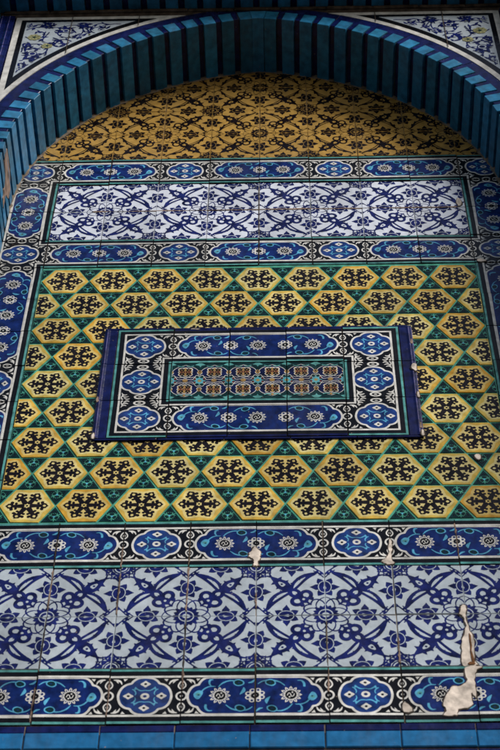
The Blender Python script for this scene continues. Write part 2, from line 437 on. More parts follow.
def quat(a, cx=.5, cy=.5, vert=True):
    q = cr([(0, .336), (.09, .325), (.155, .285), (.19, .235)], 4) + cr([(.20, .228), (.265, .205), (.32, .15), (.352, .07), (.362, 0)], 4)
    o = [(x, y) for x, y in q] + [(x, -y) for x, y in q[::-1]][1:] + [(-x, -y) for x, y in q][1:] + [(-x, y) for x, y in q[::-1]][1:-1]
    o = [(cx+x, cy+y) for x, y in o]
    a.fill('quat_blue', o); a.stroke('line_white', o, .034, True, smooth=0)
    LT = 'light_turq'
    for sx in (1, -1):
        for sy in (1, -1):
            t = xf(cx, cy, sx, sy)
            a.stroke(LT, [t(p) for p in [(.0, .105), (.06, .10), (.105, .125), (.14, .165)]], [.010, .016, .02, .014])
            a.stroke(LT, [t(p) for p in [(.135, .02), (.125, .06), (.15, .11), (.18, .125)]], [.010, .016, .02, .012])
            a.fill(LT, [t(p) for p in circ(.135, .135, .018, n=6)])
    a.fill('line_white', circ(cx, cy, .062, .056)); a.fill('field_blue', circ(cx, cy, .028, .024, 8))
    for dx, dy in ((.225, 0), (-.225, 0), (0, .215), (0, -.215)):
        x, y = cx+dx, cy+dy
        a.fill('line_white', cr([(x+.075, y), (x+.03, y+.035), (x, y+.06), (x-.03, y+.035), (x-.075, y), (x-.03, y-.035), (x, y-.06), (x+.03, y-.035)], 2, True))
        a.fill('black', circ(x, y, .022, .020, 8))

def margins(a, sides, corners=(), outer='teal'):
    R = {'B': lambda d: (0, 0, 1, d), 'T': lambda d: (0, 1-d, 1, 1), 'L': lambda d: (0, 0, d, 1), 'R': lambda d: (1-d, 0, 1, 1),
         'BL': lambda d: (0, 0, d, d), 'BR': lambda d: (1-d, 0, 1, d), 'TL': lambda d: (0, 1-d, d, 1), 'TR': lambda d: (1-d, 1-d, 1, 1)}
    for mat, d in (('line_white', .168), ('black', .132), (outer, .05)):
        for s in list(sides)+list(corners): a.rect(mat, *R[s](d))

def border_mesh(name, art, k, sides, corners=(), seed=0, outer='teal', w=1.0, h=1.0):
    b = art.moved(xf(-k, 0)); margins(b, sides, corners, outer)
    b = b.moved(xf(-.5*w, -.5*h, w, h))
    return tile_mesh(name, 'black', b, warper(seed, .006), w, h)

def quat_art(conn='LR', vert2=False):
    a = Art()
    if 'L' in conn: connector(a, 0)
    if 'R' in conn: connector(a, 1)
    r = rot(PI/2, (.5, .5))
    sub = Art(); connector(sub, 0 if 'B' in conn else 5)
    if 'T' in conn: connector(sub, 1)
    if 'B' in conn or 'T' in conn:
        for l, m, p in sub.items: a.items.append((a.layer+l, m, [r(q) for q in p]))
        a.layer += sub.layer
    quat(a)
    return a

C2, C3 = cart(2), cart(3)
BM = {}
for sd in range(2):
    for k in range(2): BM['c2', k, sd] = border_mesh('cartouche_tile', C2, k, 'BT', seed=11+k+7*sd)
    for k in range(3): BM['c3', k, sd] = border_mesh('cartouche_tile', C3, k, 'BT', seed=31+k+7*sd)
    BM['q', 0, sd] = border_mesh('quatrefoil_tile', quat_art('LR'), 0, 'BT', seed=51+sd)
CORN = {  # (sides, corners, connectors) as seen on the wall
    'TL': (('T', 'L'), ('BR',), 'RB'), 'TR': (('T', 'R'), ('BL',), 'LB'),
    'ML': (('L',), ('TR', 'BR'), 'RBT'), 'MR': (('R',), ('TL', 'BL'), 'LBT'),
    'BL': (('B', 'L'), ('TR',), 'RT'), 'BR': (('B', 'R'), ('TL',), 'LT')}
for k, (s, c, cn) in CORN.items(): BM[k] = border_mesh('quatrefoil_tile', quat_art(cn), 0, s, c, seed=len(BM)+70)

GB = 'blue cartouche border bands'
def row(label, v, left, right, h=1.0):
    th = thing('border_band', label, 'tile band', 0, v, group=GB)
    seq = [('c2', 0), ('c2', 1), ('q', 0), ('c2', 0), ('c2', 1), ('q', 0), ('c2', 0), ('c2', 1)]
    for i, (n, k) in enumerate(seq): put('tile', BM[n, k, random.randrange(2)], th, -4+i+.5, v+.5*h, jit=1).scale = (1, h, 1)
    put('tile', BM[left], th, -4.5, v+.5*h, jit=1).scale = (1, h, 1); put('tile', BM[right], th, 4.5, v+.5*h, jit=1).scale = (1, h, 1)
    backing(th, -5, 5, v, v+h, mat='dark_mortar' if v > 0 else 'mortar')
    return th
rowA = row('topmost horizontal blue cartouche band, directly under the yellow lunette', 3.41, 'TL', 'TR', .97)
rowB = row('horizontal blue cartouche band between the upper white floral panel and the hexagon field', .445, 'ML', 'MR', .935)
rowC = row('horizontal blue cartouche band between the hexagon field and the lower white floral panel', -7.556, 'ML', 'MR')
rowD = row('lowest blue cartouche band, with a big pale plaster patch, above the turquoise ledge', -10.56, 'BL', 'BR')
for sx, side in ((-1, 'left'), (1, 'right')):
    th = thing('border_column', 'vertical blue cartouche border running down the %s side of the hexagon field' % side, 'tile band', 4.5*sx, -6.556, group='vertical cartouche borders')
    for top, bot, seq in ((3.41, 1.38, (('c2', 0), ('c2', 1))), (.445, -6.556, (('c3', 0), ('c3', 1), ('c3', 2), ('q', 0), ('c3', 0), ('c3', 1), ('c3', 2))), (-7.556, -9.56, (('c2', 0), ('c2', 1)))):
        h = (top-bot)/len(seq)
        for i, (n, k) in enumerate(seq):
            put('tile', BM[n, k, random.randrange(2)], th, 4.5*sx, top-h*(i+.5), phi=-PI/2, jit=1).scale = (h, 1, 1)
        backing(th, 4*sx-.0 if sx > 0 else -5, 5 if sx > 0 else -4, bot, top, mat='dark_mortar')

# ------------------------------------------------------------------ hexagon field
PP = 8/9; RR = PP*math.sqrt(3)/2
def hexagon_art():
    a = Art(); R6 = [rot(k*PI/3) for k in range(6)]
    star = []
    for k in range(6):
        an = k*PI/3
        star += [(.372*math.cos(an), .372*math.sin(an)), (.345*math.cos(an+.20), .345*math.sin(an+.20)), (.298*math.cos(an+PI/6), .298*math.sin(an+PI/6)), (.345*math.cos(an+PI/3-.20), .345*math.sin(an+PI/3-.20))]
    a.fill('cream', star)
    B = 'brown_black'
    a.stroke(B, [(.03, 0), (.10, 0), (.17, 0), (.25, 0)], [.095, .084, .074, .064], tfs=R6, smooth=3)
    # leafy barbs half way along each arm
    for s in (1, -1):
        t = [comp(r, xf(0, 0, 1, s)) for r in R6]
        a.stroke(B, [(.165, .0), (.172, .035), (.170, .060)], [.055, .044, .034], tfs=t, smooth=3)
        a.fill(B, circ(.172, .060, .025, n=8), t)
        a.fill(B, cr([(.225, .0), (.215, .045), (.205, .085), (.235, .108), (.262, .092), (.262, .065), (.295, .055), (.312, .03), (.338, .0)], 3), t)
    a.fill('cream', cr([(.245, 0), (.270, .025), (.298, 0), (.270, -.025)], 2, True), R6)
    a.fill(B, circ(0, 0, .078, n=16))
    a.fill('cream', cr([(.050*math.cos(k*PI/6), .050*math.sin(k*PI/6)) if k % 2 else (.034*math.cos(k*PI/6), .034*math.sin(k*PI/6)) for k in range(12)], 2, True))
    a.fill(B, circ(0, 0, .020, n=8))
    return a
def hex_poly(r): return [(r*math.cos(k*PI/3), r*math.sin(k*PI/3)) for k in range(6)]
HA = hexagon_art()
def hex_mesh(seed, x0=-1, x1=1):
    g = Geo(); w = warper(seed, .009)
    p = clip([w(q) for q in hex_poly(.429)], x0, -1, x1, 1)
    g.prism(p, -.05, 0, 'ochre', .006)
    g.art(HA, 0, (max(x0+.008, -1), -1, min(x1-.008, 1), 1), w)
    return g.mesh('hexagon')
HM = [hex_mesh(100+k) for k in range(9)]; HL = hex_mesh(120, .008, 1); HR = hex_mesh(121, -1, -.008)

def tri_art(up):
    a = Art(); s = 1 if up else -1; t0 = xf(0, 0, 1, s)
    R3 = [comp(t0, rot(k*2*PI/3)) for k in range(3)]
    gl = 'hex_green'
    a.stroke(gl, [(0, 0), (0, .06), (0, .105)], [.022, .016, .012], tfs=[comp(t0, rot(k*2*PI/3+PI/3)) for k in range(3)], smooth=2)
    for x in (.042, -.042):
        a.stroke(gl, [(0, -.055), (x, -.072), (x*1.35, -.045)], [.012, .016, .010], tfs=[comp(t0, rot(k*2*PI/3)) for k in range(3)], smooth=2)
    a.fill('light_turq', circ(0, 0, .018, n=8))
    a.stroke('black', [(-.035, .075), (0, .135), (.035, .075), (0, .05)], .016, True, tfs=R3, smooth=2)
    return a
def tri_geo(g, up, cx, cy, seed, x0=-9, x1=9, z=0.0):
    s = 1 if up else -1; r = .2566-.032
    p = [(r*math.cos(PI/2+k*2*PI/3), s*r*math.sin(PI/2+k*2*PI/3)) for k in range(3)]
    w = warper(seed, .005); m = lambda q: (q[0]+cx, q[1]+cy)
    pl = [m(w(q)) for q in p]; pl = clip(pl, x0, -99, x1, 99)
    g.prism(pl, -.05, z, 'bottle_green', .004)
    g.art(tri_art(up).moved(lambda q: m(w(q))), z, (max(x0+.01, -99), -99, min(x1-.01, 99), 99))

hf = thing('hexagon_panel', 'field of ochre hexagon tiles with black snowflakes and green triangles around the centre panel', 'tile panel', 0, -6.556)
def hidden(u, v, r=.3): return abs(u) < 2.68-r and -4.59+r < v < -1.56-r
tris = []
for r in range(9):
    v = -r*RR; off = 0 if r % 2 == 0 else .5
    for i in range(-5, 5):
        u = (i+off)*PP
        if r % 2 == 0 and i == -5: continue
        half = abs(abs(u)-4) < .01
        if not hidden(u, v): put('hexagon', (HL if u < 0 else HR) if half else random.choice(HM), hf, u, v, jit=.9)
        if r % 2 == 1 and i == 4: pass
    if r % 2: 
        if not hidden(4, v): put('hexagon', HR, hf, 4.0, v, jit=.9)
    tips = [(i+.5)*PP for i in range(-5, 5)] if r % 2 == 0 else [i*PP for i in range(-4, 5)]
    for u in tips:
        for up in (0, 1):
            c = v + (.2566 if not up else -.2566)
            if not hidden(u, c, .2): tris.append((u, c, up))
tris.sort(key=lambda t: t[1])
TM = {}
for up in (0, 1):
    for k in range(3):
        g = Geo(); tri_geo(g, up, 0, 0, 140+k); TM[up, k] = g.mesh('triangle')
    for sgn in (-1, 1):
        g = Geo(); tri_geo(g, up, 0, 0, 150, *((.012, 9) if sgn < 0 else (-9, -.012))); TM[up, 'h', sgn] = g.mesh('triangle')
g = Geo()
for i, (u, v, up) in enumerate(tris):
    half = abs(abs(u)-4) < .01
    if i < 98: put('triangle', TM[up, 'h', -1 if u < 0 else 1] if half else TM[up, random.randrange(3)], hf, u, v, -.004, jit=.4)
    else: tri_geo(g, up, u, v, 140+i % 3, *((-3.988, 9) if u < 0 and half else (-9, 3.988) if half else (-9, 9)))
o = put('triangles', g.mesh('triangles'), hf, 0, 0, -.004); o['kind'] = 'stuff'
o = backing(hf, -4, 4, -6.556, .445, w=-.016, mat='hex_green'); o.name = 'grout_bed'

# ------------------------------------------------------------------ raised centre panel
CPW = .034
cp = thing('framed_panel', 'raised rectangular blue panel framed in navy at the centre of the hexagon field', 'tile panel', 0, -4.60, CPW)
def scaled(o, sx, sy): o.scale = (sx, sy, 1); return o
cw, ch = .98, .995; vtop = -1.60
CPQ = {}
for k, (s, c, cn) in {'TL': (('T', 'L'), ('BR',), 'R'), 'TR': (('T', 'R'), ('BL',), 'L'), 'BL': (('B', 'L'), ('TR',), 'R'), 'BR': (('B', 'R'), ('TL',), 'L'), 'ML': (('L', 'R'), (), ''), 'MR': (('L', 'R'), (), '')}.items():
    a = quat_art(cn)
    up, dn = k[0] in 'MB', k[0] in 'MT'
    for fl, on in ((1, up), (-1, dn)):
        if not on: continue
        t = xf(.5, .5, 1, fl)
        a.fill('line_white', [t(p) for p in circ(0, .418, .105, .062, 14)]); a.fill('black', [t(p) for p in circ(0, .418, .070, .036, 12)]); a.fill('line_white', [t(p) for p in circ(0, .418, .03, .012, 8)])
        for sx in (1, -1):
            q = comp(t, xf(0, 0, sx, 1))
            for x, y, L_ in ((.17, .46, .10), (.19, .40, .12), (.22, .345, .09)):
                a.stroke('line_white', [q(p) for p in [(x, y), (x+L_*.5, y+.018), (x+L_, y-.02)]], [.012, .030, .010], smooth=3)
            a.stroke('line_white', [q(p) for p in [(.29, .49), (.315, .43), (.29, .37), (.315, .30)]], [.03, .018, .03, .008], smooth=3)
    CPQ[k] = border_mesh('quatrefoil_tile', a, 0, s, c, seed=200+len(CPQ))
def poly_art():
    a = Art(); a.rect('bottle_green', -.2, 0, 1.2, 1)
    for c in (-.5, 0, .5, 1.0):
        x = c
        # navy lobes with fine white contour
        for sy in (1, -1):
            for sx in (1, -1):
                t = xf(x, .5, sx, sy)
                lob = cr([(.07, .0), (.105, .07), (.09, .13), (.03, .17), (.0, .24), (.05, .33), (.12, .34), (.12, .22), (.15, .12), (.25, .09), (.25, .03), (.16, .0)], 3, True)
                a.fill('night_blue', [t(p) for p in lob])
                a.fill('night_blue', [t(p) for p in cr([(.09, .36), (.15, .40), (.25, .42), (.25, .36), (.16, .335)], 3, True)])
                a.stroke('line_white', [t(p) for p in [(.25, .10), (.17, .115), (.13, .18), (.145, .24), (.125, .30), (.15, .35), (.25, .36)]], .011)
                a.stroke('line_white', [t(p) for p in [(.0, .12), (.05, .15), (.085, .10), (.13, .03), (.25, .055)]], .010)
                a.stroke('line_white', [t(p) for p in [(.0, .16), (.04, .21), (.03, .28), (.10, .36), (.25, .43)]], .010)
                a.stroke('gold', [t(p) for p in [(.0, .2), (.03, .24), (.0, .29)]], [.03, .03, .01], smooth=2)
        a.fill('teal', cr([((.12 if k % 2 == 0 else .065)*math.cos(k*PI/8)+x, .5+(.13 if k % 2 == 0 else .07)*math.sin(k*PI/8)) for k in range(16)], 2, True))
        a.stroke('light_turq', circ(x, .5, .062, .066, 8), .014, True, smooth=2); a.fill('gold', circ(x, .5, .032, n=8))
        for y in (.06, .94): a.fill('teal', cr([(x-.09, y), (x-.022, y+.02), (x, y+.065), (x+.022, y+.02), (x+.09, y), (x+.03, y-.05), (x, y-.08), (x-.03, y-.05)] if y < .5 else [(x-.09, y), (x-.022, y-.02), (x, y-.065), (x+.022, y-.02), (x+.09, y), (x+.03, y+.05), (x, y+.08), (x-.03, y+.05)], 2, True))
    for c in (-.25, .25, .75, 1.25):
        for sy in (1, -1):
            t = xf(c, .5, 1, sy)
            gp = cr([(-.125, .17), (-.10, .135), (-.045, .15), (0, .115), (.045, .15), (.10, .135), (.125, .17), (.105, .205), (.13, .235), (.105, .265), (.125, .30), (.10, .335), (.045, .32), (0, .355), (-.045, .32), (-.10, .335), (-.125, .30), (-.105, .265), (-.13, .235), (-.105, .205)], 2, True)
            a.fill('gold', [t(p) for p in gp]); a.stroke('line_white', [t(p) for p in gp], .009, True, smooth=0)
            for dx in (-.062, .062):
                for dy in (.18, .29):
                    a.stroke('brown_black', [t(p) for p in circ(dx, dy, .028, .024, 7)], .028, True, smooth=2)
                a.stroke('maroon', [t(p) for p in [(dx*1.5, .21), (dx*.8, .235), (dx*1.5, .262)]], .022, smooth=2)
                a.stroke('brown_black', [t(p) for p in [(dx*.3, .15), (dx*.55, .20), (dx*.3, .235), (dx*.55, .27), (dx*.3, .32)]], .020, smooth=2)
            a.fill('maroon', [t(p) for p in circ(0, .235, .028, n=8)]); a.fill('gold', [t(p) for p in circ(0, .235, .012, n=6)])
            for dx in (-1, 1):
                a.stroke('line_white', [t(p) for p in [(0, .06), (dx*.05, .095), (dx*.10, .075), (dx*.15, .10), (dx*.19, .06)]], .009, smooth=2)
                a.stroke('teal', [t(p) for p in [(dx*.02, .40), (dx*.08, .385), (dx*.14, .41)]], .022, smooth=2)
                a.stroke('maroon', [t(p) for p in [(dx*.17, .02), (dx*.17, .07)]], .03, smooth=0)
            a.fill('gold', [t(p) for p in cr([(-.05, .0), (0, .045), (.05, 0), (0, -.045)], 2, True)] if sy == 1 else [t(p) for p in circ(0, .40, .025, n=6)])
    return a
pa = poly_art()
PM = [tile_mesh('polychrome_tile', 'bottle_green', pa.moved(xf(-.5, -.5)), warper(300, .004))]
for sgn in (-1, 1):
    p2 = poly_art()
    p2.rect('teal', *((0, 0, .02, 1) if sgn < 0 else (.98, 0, 1, 1)))
    PM.append(tile_mesh('polychrome_tile', 'bottle_green', p2.moved(xf(-.5, -.5)), warper(301, .004)))
C3N = {}
for k in range(3):
    for top in (0, 1):
        b = C3.moved(xf(-k, 0)); margins(b, 'B' if top else 'T', (), 'teal'); margins(b, 'T' if top else 'B', (), 'brick_navy')
        C3N[k, top] = tile_mesh('cartouche_tile', 'black', b.moved(xf(-.5, -.5)), warper(320+k+5*top, .006))
for rI in range(3):
    vc = vtop-ch*(rI+.5)
    for cI in range(5):
        uc = (cI-2)*cw
        e = 'L' if cI == 0 else 'R' if cI == 4 else ''
        if e: me = CPQ['TMB'[rI]+e]
        elif rI == 1: me = PM[{1: 1, 2: 0, 3: 2}[cI]]
        else: me = C3N[cI-1, 1 if rI == 0 else 0]
        scaled(put('tile', me, cp, uc, vc, CPW, jit=.7), cw, ch)
o = backing(cp, -2.46, 2.46, -4.585, -1.60, w=CPW-.020, mat='dark_mortar')
def moulding(L, ridge=True, wd=.23):
    g = Geo()
    pr = [(0, -.09), (0, -.022), (.012, .0), (.03, .009), (.055, .013), (.064, .013), (.088, .006), (.105, .0), (wd-.006, .0), (wd, -.006), (wd, -.09)] if ridge else [(0, -.09), (0, -.012), (.008, .0), (wd-.008, .0), (wd, -.008), (wd, -.09)]
    mt = ['brick_navy']*len(pr)
    if ridge: mt[0] = 'dark_mortar'; mt[4] = 'worn_highlight'; mt[1] = 'worn_highlight'  # ridge highlight painted as a pale strip, same tone on the worn outer edge
    for i in range(len(pr)-1):
        (x0, z0), (x1, z1) = pr[i], pr[i+1]
        g.face([(x0, -L/2, z0), (x0, L/2, z0), (x1, L/2, z1), (x1, -L/2, z1)][::-1], mt[i])
    for s in (1, -1):
        q = [(x, s*L/2, z) for x, z in pr]; g.face(q if s < 0 else q[::-1], 'brick_navy')
    return g.mesh('moulding')
ML = moulding(ch-.012)
for rI in range(3):
    vc = vtop-ch*(rI+.5)
    put('moulding', ML, cp, -2.69, vc, CPW, jit=.6); put('moulding', ML, cp, 2.69, vc, CPW, phi=PI, jit=.6)
MT = moulding(1.06, False, .045)
for k in range(5):
    for vv in (vtop+.022, vtop-3*ch-.022): put('edge_moulding', MT, cp, (k-2)*1.075, vv-.0225+.0225, CPW, phi=-PI/2, jit=.5).location.z += (.0225*T)

# ------------------------------------------------------------------ the arch of projecting glazed bricks
CXA, VS, RI, WF1 = .8, 2.54, 5.65, 1.30
LARC = math.acos(CXA/RI)*RI
def apt(s, r, side):
    """point at arc length s from the apex, radius r, on side +1 / -1"""
    if s <= LARC:
        th = math.acos(CXA/RI)-s/RI
        th = PI/2-(s/RI + (PI/2-math.acos(CXA/RI)))
        u, v = -CXA+r*math.cos(th), VS+r*math.sin(th)
    else: u, v = -CXA+r, VS-(s-LARC)
    return (side*u-.03, v)
arch = thing('brick_arch', 'pointed arch of projecting light blue and navy glazed bricks round the tiled niche', 'arch', 0, -8.6, WF1)
def arch_brick(name, pts, w0, w1, mat, ch, side_mat=None):
    cx = sum(p[0] for p in pts)/len(pts); cy = sum(p[1] for p in pts)/len(pts)
    g = Geo(); g.prism([(p[0]-cx, p[1]-cy) for p in pts], w0-w1, 0, mat, ch, side_mat)
    put(name, g.mesh(name), arch, cx, cy, w1, jit=.5)
def seg(s0, s1, r0, r1, side):
    return [apt(s0, r0, side), apt(s1, r0, side), apt(s1, r1, side), apt(s0, r1, side)]
arch_brick('light_brick', [apt(.125, RI, -1), apt(.0, RI+.004, 1), apt(.125, RI, 1), apt(.125, RI+.36, 1), apt(0, RI+.345, 1), apt(.125, RI+.36, -1)], -.03, WF1, 'brick_blue', .008)
for side in (1, -1):
    arch_brick('light_brick', seg(.132, .39, RI, RI+.36, side), -.03, WF1, 'brick_blue', .008)
    for k in range(48):
        s = .40+k*.40
        arch_brick('dark_brick', seg(s+.004, s+.116, RI+.06, RI+.36, side), -.03, WF1-.015, 'brick_navy', .010)
        arch_brick('light_brick', seg(s+.126, s+.39, RI, RI+.36, side), -.03, WF1, 'brick_blue', .008)
    for k in range(12):
        s = .0+k*1.6
        n = 6; P1 = [apt(s+.006+(1.588)*i/n, RI+.366, side) for i in range(n+1)]; P2 = [apt(s+.006+1.588*i/n, RI+.64, side) for i in range(n+1)]
        g = Geo(); cx, cy = P1[3]
        A = [(p[0]-cx, p[1]-cy) for p in P1]; B = [(p[0]-cx, p[1]-cy) for p in P2]
        for i in range(n):
            q = [A[i], A[i+1], B[i+1], B[i]]
            if area(q) < 0: q = q[::-1]
            g.face([(x, y, 0) for x, y in q], 'brick_navy')
        for R_ in (A, B):
            for i in range(n): g.face([(*R_[i], -.15), (*R_[i+1], -.15), (*R_[i+1], 0), (*R_[i], 0)], 'brick_navy')
        put('band_tile', g.mesh('band_tile'), arch, cx, cy, WF1-.03, jit=.4)
# mortar core between the bricks
for side in (1, -1):
    g = Geo(); N = 60
    for i in range(N):
        s0, s1 = LARC*1.0*i/N*2.2, LARC*(i+1)/N*2.2
        a0, a1 = apt(s0, RI+.075, side), apt(s1, RI+.075, side); b0, b1 = apt(s0, RI+.66, side), apt(s1, RI+.66, side)
        g.face([(*a0, -WF1-.05), (*a1, -WF1-.05), (*a1, -.045), (*a0, -.045)], 'dark_mortar')
        q = [a0, a1, b1, b0]
        if area(q) < 0: q = q[::-1]
        g.face([(x, y, -.045) for x, y in q], 'mortar')
    o = put('mortar_core', g.mesh('mortar_core'), arch, 0, 0, WF1)

rf = random.Random(12)
for side in (1, -1):
    g = Geo(); N = 90; ring = []
    for i in range(N+1):
        q = LARC*1.02*i/N; ring.append((apt(q, RI-rf.uniform(.008, .055), side), apt(q, RI+.06, side), rf.uniform(.015, .05)))
    for i in range(N):
        a0, b0, h0 = ring[i]; a1, b1, h1 = ring[i+1]
        f_ = [(*a0, .004), (*a1, .004), (*b1, h1), (*b0, h0)]
        if area([p[:2] for p in f_]) < 0: f_ = f_[::-1]
        g.face(f_, 'mortar')
    put('mortar_fillet', g.mesh('mortar_fillet'), arch, 0, 0, 0)
g = Geo(); rs = random.Random(4)
st = cr([(1.12, 2.95), (1.0, 3.02), (.6, 3.22), (.55, 3.0), (.3, 2.85), (.26, 2.5), (.5, 2.25), (.42, 1.9), (.6, 1.95), (.72, 2.4), (1.05, 2.6)], 4, True)
st = [(w_+rs.uniform(-1, 1)*.02, v_+rs.uniform(-1, 1)*.02) for w_, v_ in st]
for i in range(len(st)):
    (w0, v0), (w1, v1) = st[i], st[(i+1) % len(st)]
    g.face([(-4.90, v0, w0), (-4.90, v1, w1), (-4.868, v1, w1), (-4.868, v0, w0)], 'pink_mortar')
g.face([(-4.868, v_, w_) for w_, v_ in st], 'pink_mortar')
put('plaster_patch', g.mesh('plaster_patch'), arch, 0, 0, 0, label='pale plaster smear on the left jamb')
# ------------------------------------------------------------------ spandrels
FU, FT = 5.24, 8.36          # half width and top of the rectangular frame
def arc_pts(r, vtop_, vlow=None, ulim=None, n=40):
    """points on the extrados at radius r (right-hand side), from the top line vtop_ down to u = ulim"""
    t1 = math.asin(min(1, (vtop_-VS)/r)); t0 = math.acos(min(1, (ulim+CXA)/r))
    return [(-CXA+r*math.cos(t1+(t0-t1)*i/n), VS+r*math.sin(t1+(t0-t1)*i/n)) for i in range(n+1)]
def spandrel_outline(r, inset):
    pts = arc_pts(r, FT-inset, ulim=FU-inset)
    return pts + [(FU-inset, FT-inset)]
def spandrel_art(sd):
    rnd = random.Random(sd); a = Art(); C = 'cobalt'; Hh = 'pale_glaze'
    def leaf(x, y, an, L, w=.5, mat=C):
        t = comp(xf(x, y), rot(an))
        a.fill(mat, [t(p) for p in cr([(0, 0), (L*.3, w*L*.42), (L*.65, w*L*.36), (L*1.05, w*L*.18), (L*.75, -w*L*.05), (L*.35, -w*L*.30)], 3, True)])
    def palm(x, y, an, k):
        for b in (-1.25, -.62, 0, .62, 1.25): leaf(x, y, an+b, k*(.24 if abs(b) < 1 else .18), .75)
        a.fill(C, circ(x, y, k*.09, n=10)); a.stroke(Hh, circ(x, y, k*.06, n=8), .02*k, True, smooth=2)
        t = comp(xf(x, y), rot(an)); a.fill(Hh, [t(p) for p in cr([(.09*k, .03*k), (.16*k, 0), (.09*k, -.03*k)], 2, True)])
    def blossom(x, y, k):
        for i in range(7): a.fill('olive', circ(x+.085*k*math.cos(i*.9), y+.075*k*math.sin(i*.9), .055*k, n=9))
        for i in range(7): a.stroke('bottle_green', [(x+.03*k*math.cos(i*.9), y+.03*k*math.sin(i*.9)), (x+.11*k*math.cos(i*.9), y+.10*k*math.sin(i*.9))], .012, smooth=0)
        a.fill('bottle_green', circ(x, y, .035*k, n=8))
    def vine(pts, w=.032):
        a.stroke(C, pts, [w]*(len(pts)-1)+[w*.5])
        q = cr(pts, 4)
        for i in range(3, len(q)-1, 3):
            dx, dy = q[i+1][0]-q[i][0], q[i+1][1]-q[i][1]; an = math.atan2(dy, dx); s = 1 if (i//3) % 2 else -1
            leaf(q[i][0], q[i][1], an+s*rnd.uniform(.5, 1.0), rnd.uniform(.09, .15), .6)
    def spiral(cx, cy, R, a0, turns, d):
        n = int(9*turns)+1
        return [(cx+R*(1-.72*i/n)*math.cos(a0+d*2*PI*turns*i/n), cy+R*(1-.72*i/n)*math.sin(a0+d*2*PI*turns*i/n)) for i in range(n+1)]
    vine([(2.3, 8.02), (2.7, 7.92), (3.1, 7.98), (3.5, 7.82), (3.9, 7.95), (4.35, 7.85), (4.75, 8.0), (4.98, 7.8)])
    vine(spiral(3.35, 7.72, .30, 2.2, 1.2, -1)); vine(spiral(4.05, 7.62, .36, 1.9, 1.3, 1)); vine(spiral(4.72, 7.55, .36, 2.4, 1.2, -1))
    vine(spiral(4.70, 6.75, .34, 1.2, 1.3, 1)); vine(spiral(4.15, 7.05, .24, 2.6, 1.1, -1)); vine(spiral(4.92, 6.1, .22, 1.8, 1.2, -1)); vine(spiral(2.8, 7.87, .16, 1.5, 1.1, 1))
    vine([(4.98, 7.8), (5.0, 7.3), (4.95, 6.9), (5.0, 6.4), (4.9, 5.9), (4.98, 5.5)]); vine([(4.9, 5.95), (4.98, 5.75), (4.96, 5.5), (5.02, 5.3)], .03)
    vine([(4.35, 7.35), (4.2, 7.2), (4.4, 6.95), (4.6, 6.9)]); vine([(3.7, 7.8), (3.6, 7.6), (3.75, 7.45), (3.95, 7.3)], .03)
    for x, y, an, k in ((4.72, 6.62, -1.2, 1.25), (4.1, 7.68, .6, 1.0), (3.35, 7.7, 2.6, .8), (4.90, 7.95, .3, .7), (3.78, 7.42, -.8, .7), (4.92, 6.0, -1.4, .75), (2.85, 7.85, .2, .55), (4.45, 7.95, 2.0, .6)): palm(x, y, an, k)
    blossom(4.75, 7.38, 1.1); blossom(4.45, 6.97, .9); blossom(3.55, 7.45, .5)
    vine(spiral(3.75, 7.92, .15, .5, 1.0, 1), .026); vine(spiral(4.5, 7.95, .14, 2.5, 1.0, -1), .026); vine(spiral(4.95, 7.0, .16, 2.0, 1.0, 1), .026); vine(spiral(4.55, 6.35, .20, 1.0, 1.1, -1), .028)
    vine([(3.0, 7.6), (3.3, 7.42), (3.65, 7.2), (4.0, 6.85)], .026); vine([(4.2, 6.75), (4.45, 6.5), (4.7, 6.1), (4.85, 5.7)], .026); vine([(4.45, 7.6), (4.55, 7.2), (4.3, 7.0)], .026)
    return a
for side, lab in ((-1, 'triangular white spandrel of cobalt vines and yellow blossoms at the upper left of the arch'), (1, 'triangular white spandrel of cobalt vines and yellow blossoms at the upper right of the arch')):
    sp = thing('spandrel_panel', lab, 'tile panel', side*4.2, 5.0, WF1-.02, group='arch spandrels')
    m = xf(-.05, 0, side, 1)
    g = Geo(); o1 = [m(p) for p in spandrel_outline(RI+.63, 0)]
    g.prism(o1, -.1, 0, 'line_white')
    a = Art(); a.layer = 40
    a.fill('black', [m(p) for p in spandrel_outline(RI+.76, .13)])
    a.fill('pale_glaze', [m(p) for p in spandrel_outline(RI+.90, .24)])
    g.art(a, 0)
    b = spandrel_art(5+side); b.layer += 60; b.items = [(l+60, mt, [m(p) for p in pts]) for l, mt, pts in b.items]
    def keep(p):
        u = (p[0]+.05)*side
        return math.hypot(u+CXA, p[1]-VS) > RI+.92 and u < FU-.26 and p[1] < FT-.26
    g.art(b, 0, warp=warper(77+side, .02), keep=keep)
    for jx in (2.55, 4.0):
        c = Art(); c.layer = 420; c.rect('dark_mortar', jx, VS+math.sqrt(max(0, (RI+.63)**2-(jx+CXA)**2))+.01, jx+.018, FT); g.art(c.moved(m), 0)
    put('spandrel_tiles', g.mesh('spandrel_tiles'), sp, 0, 0, WF1-.02)

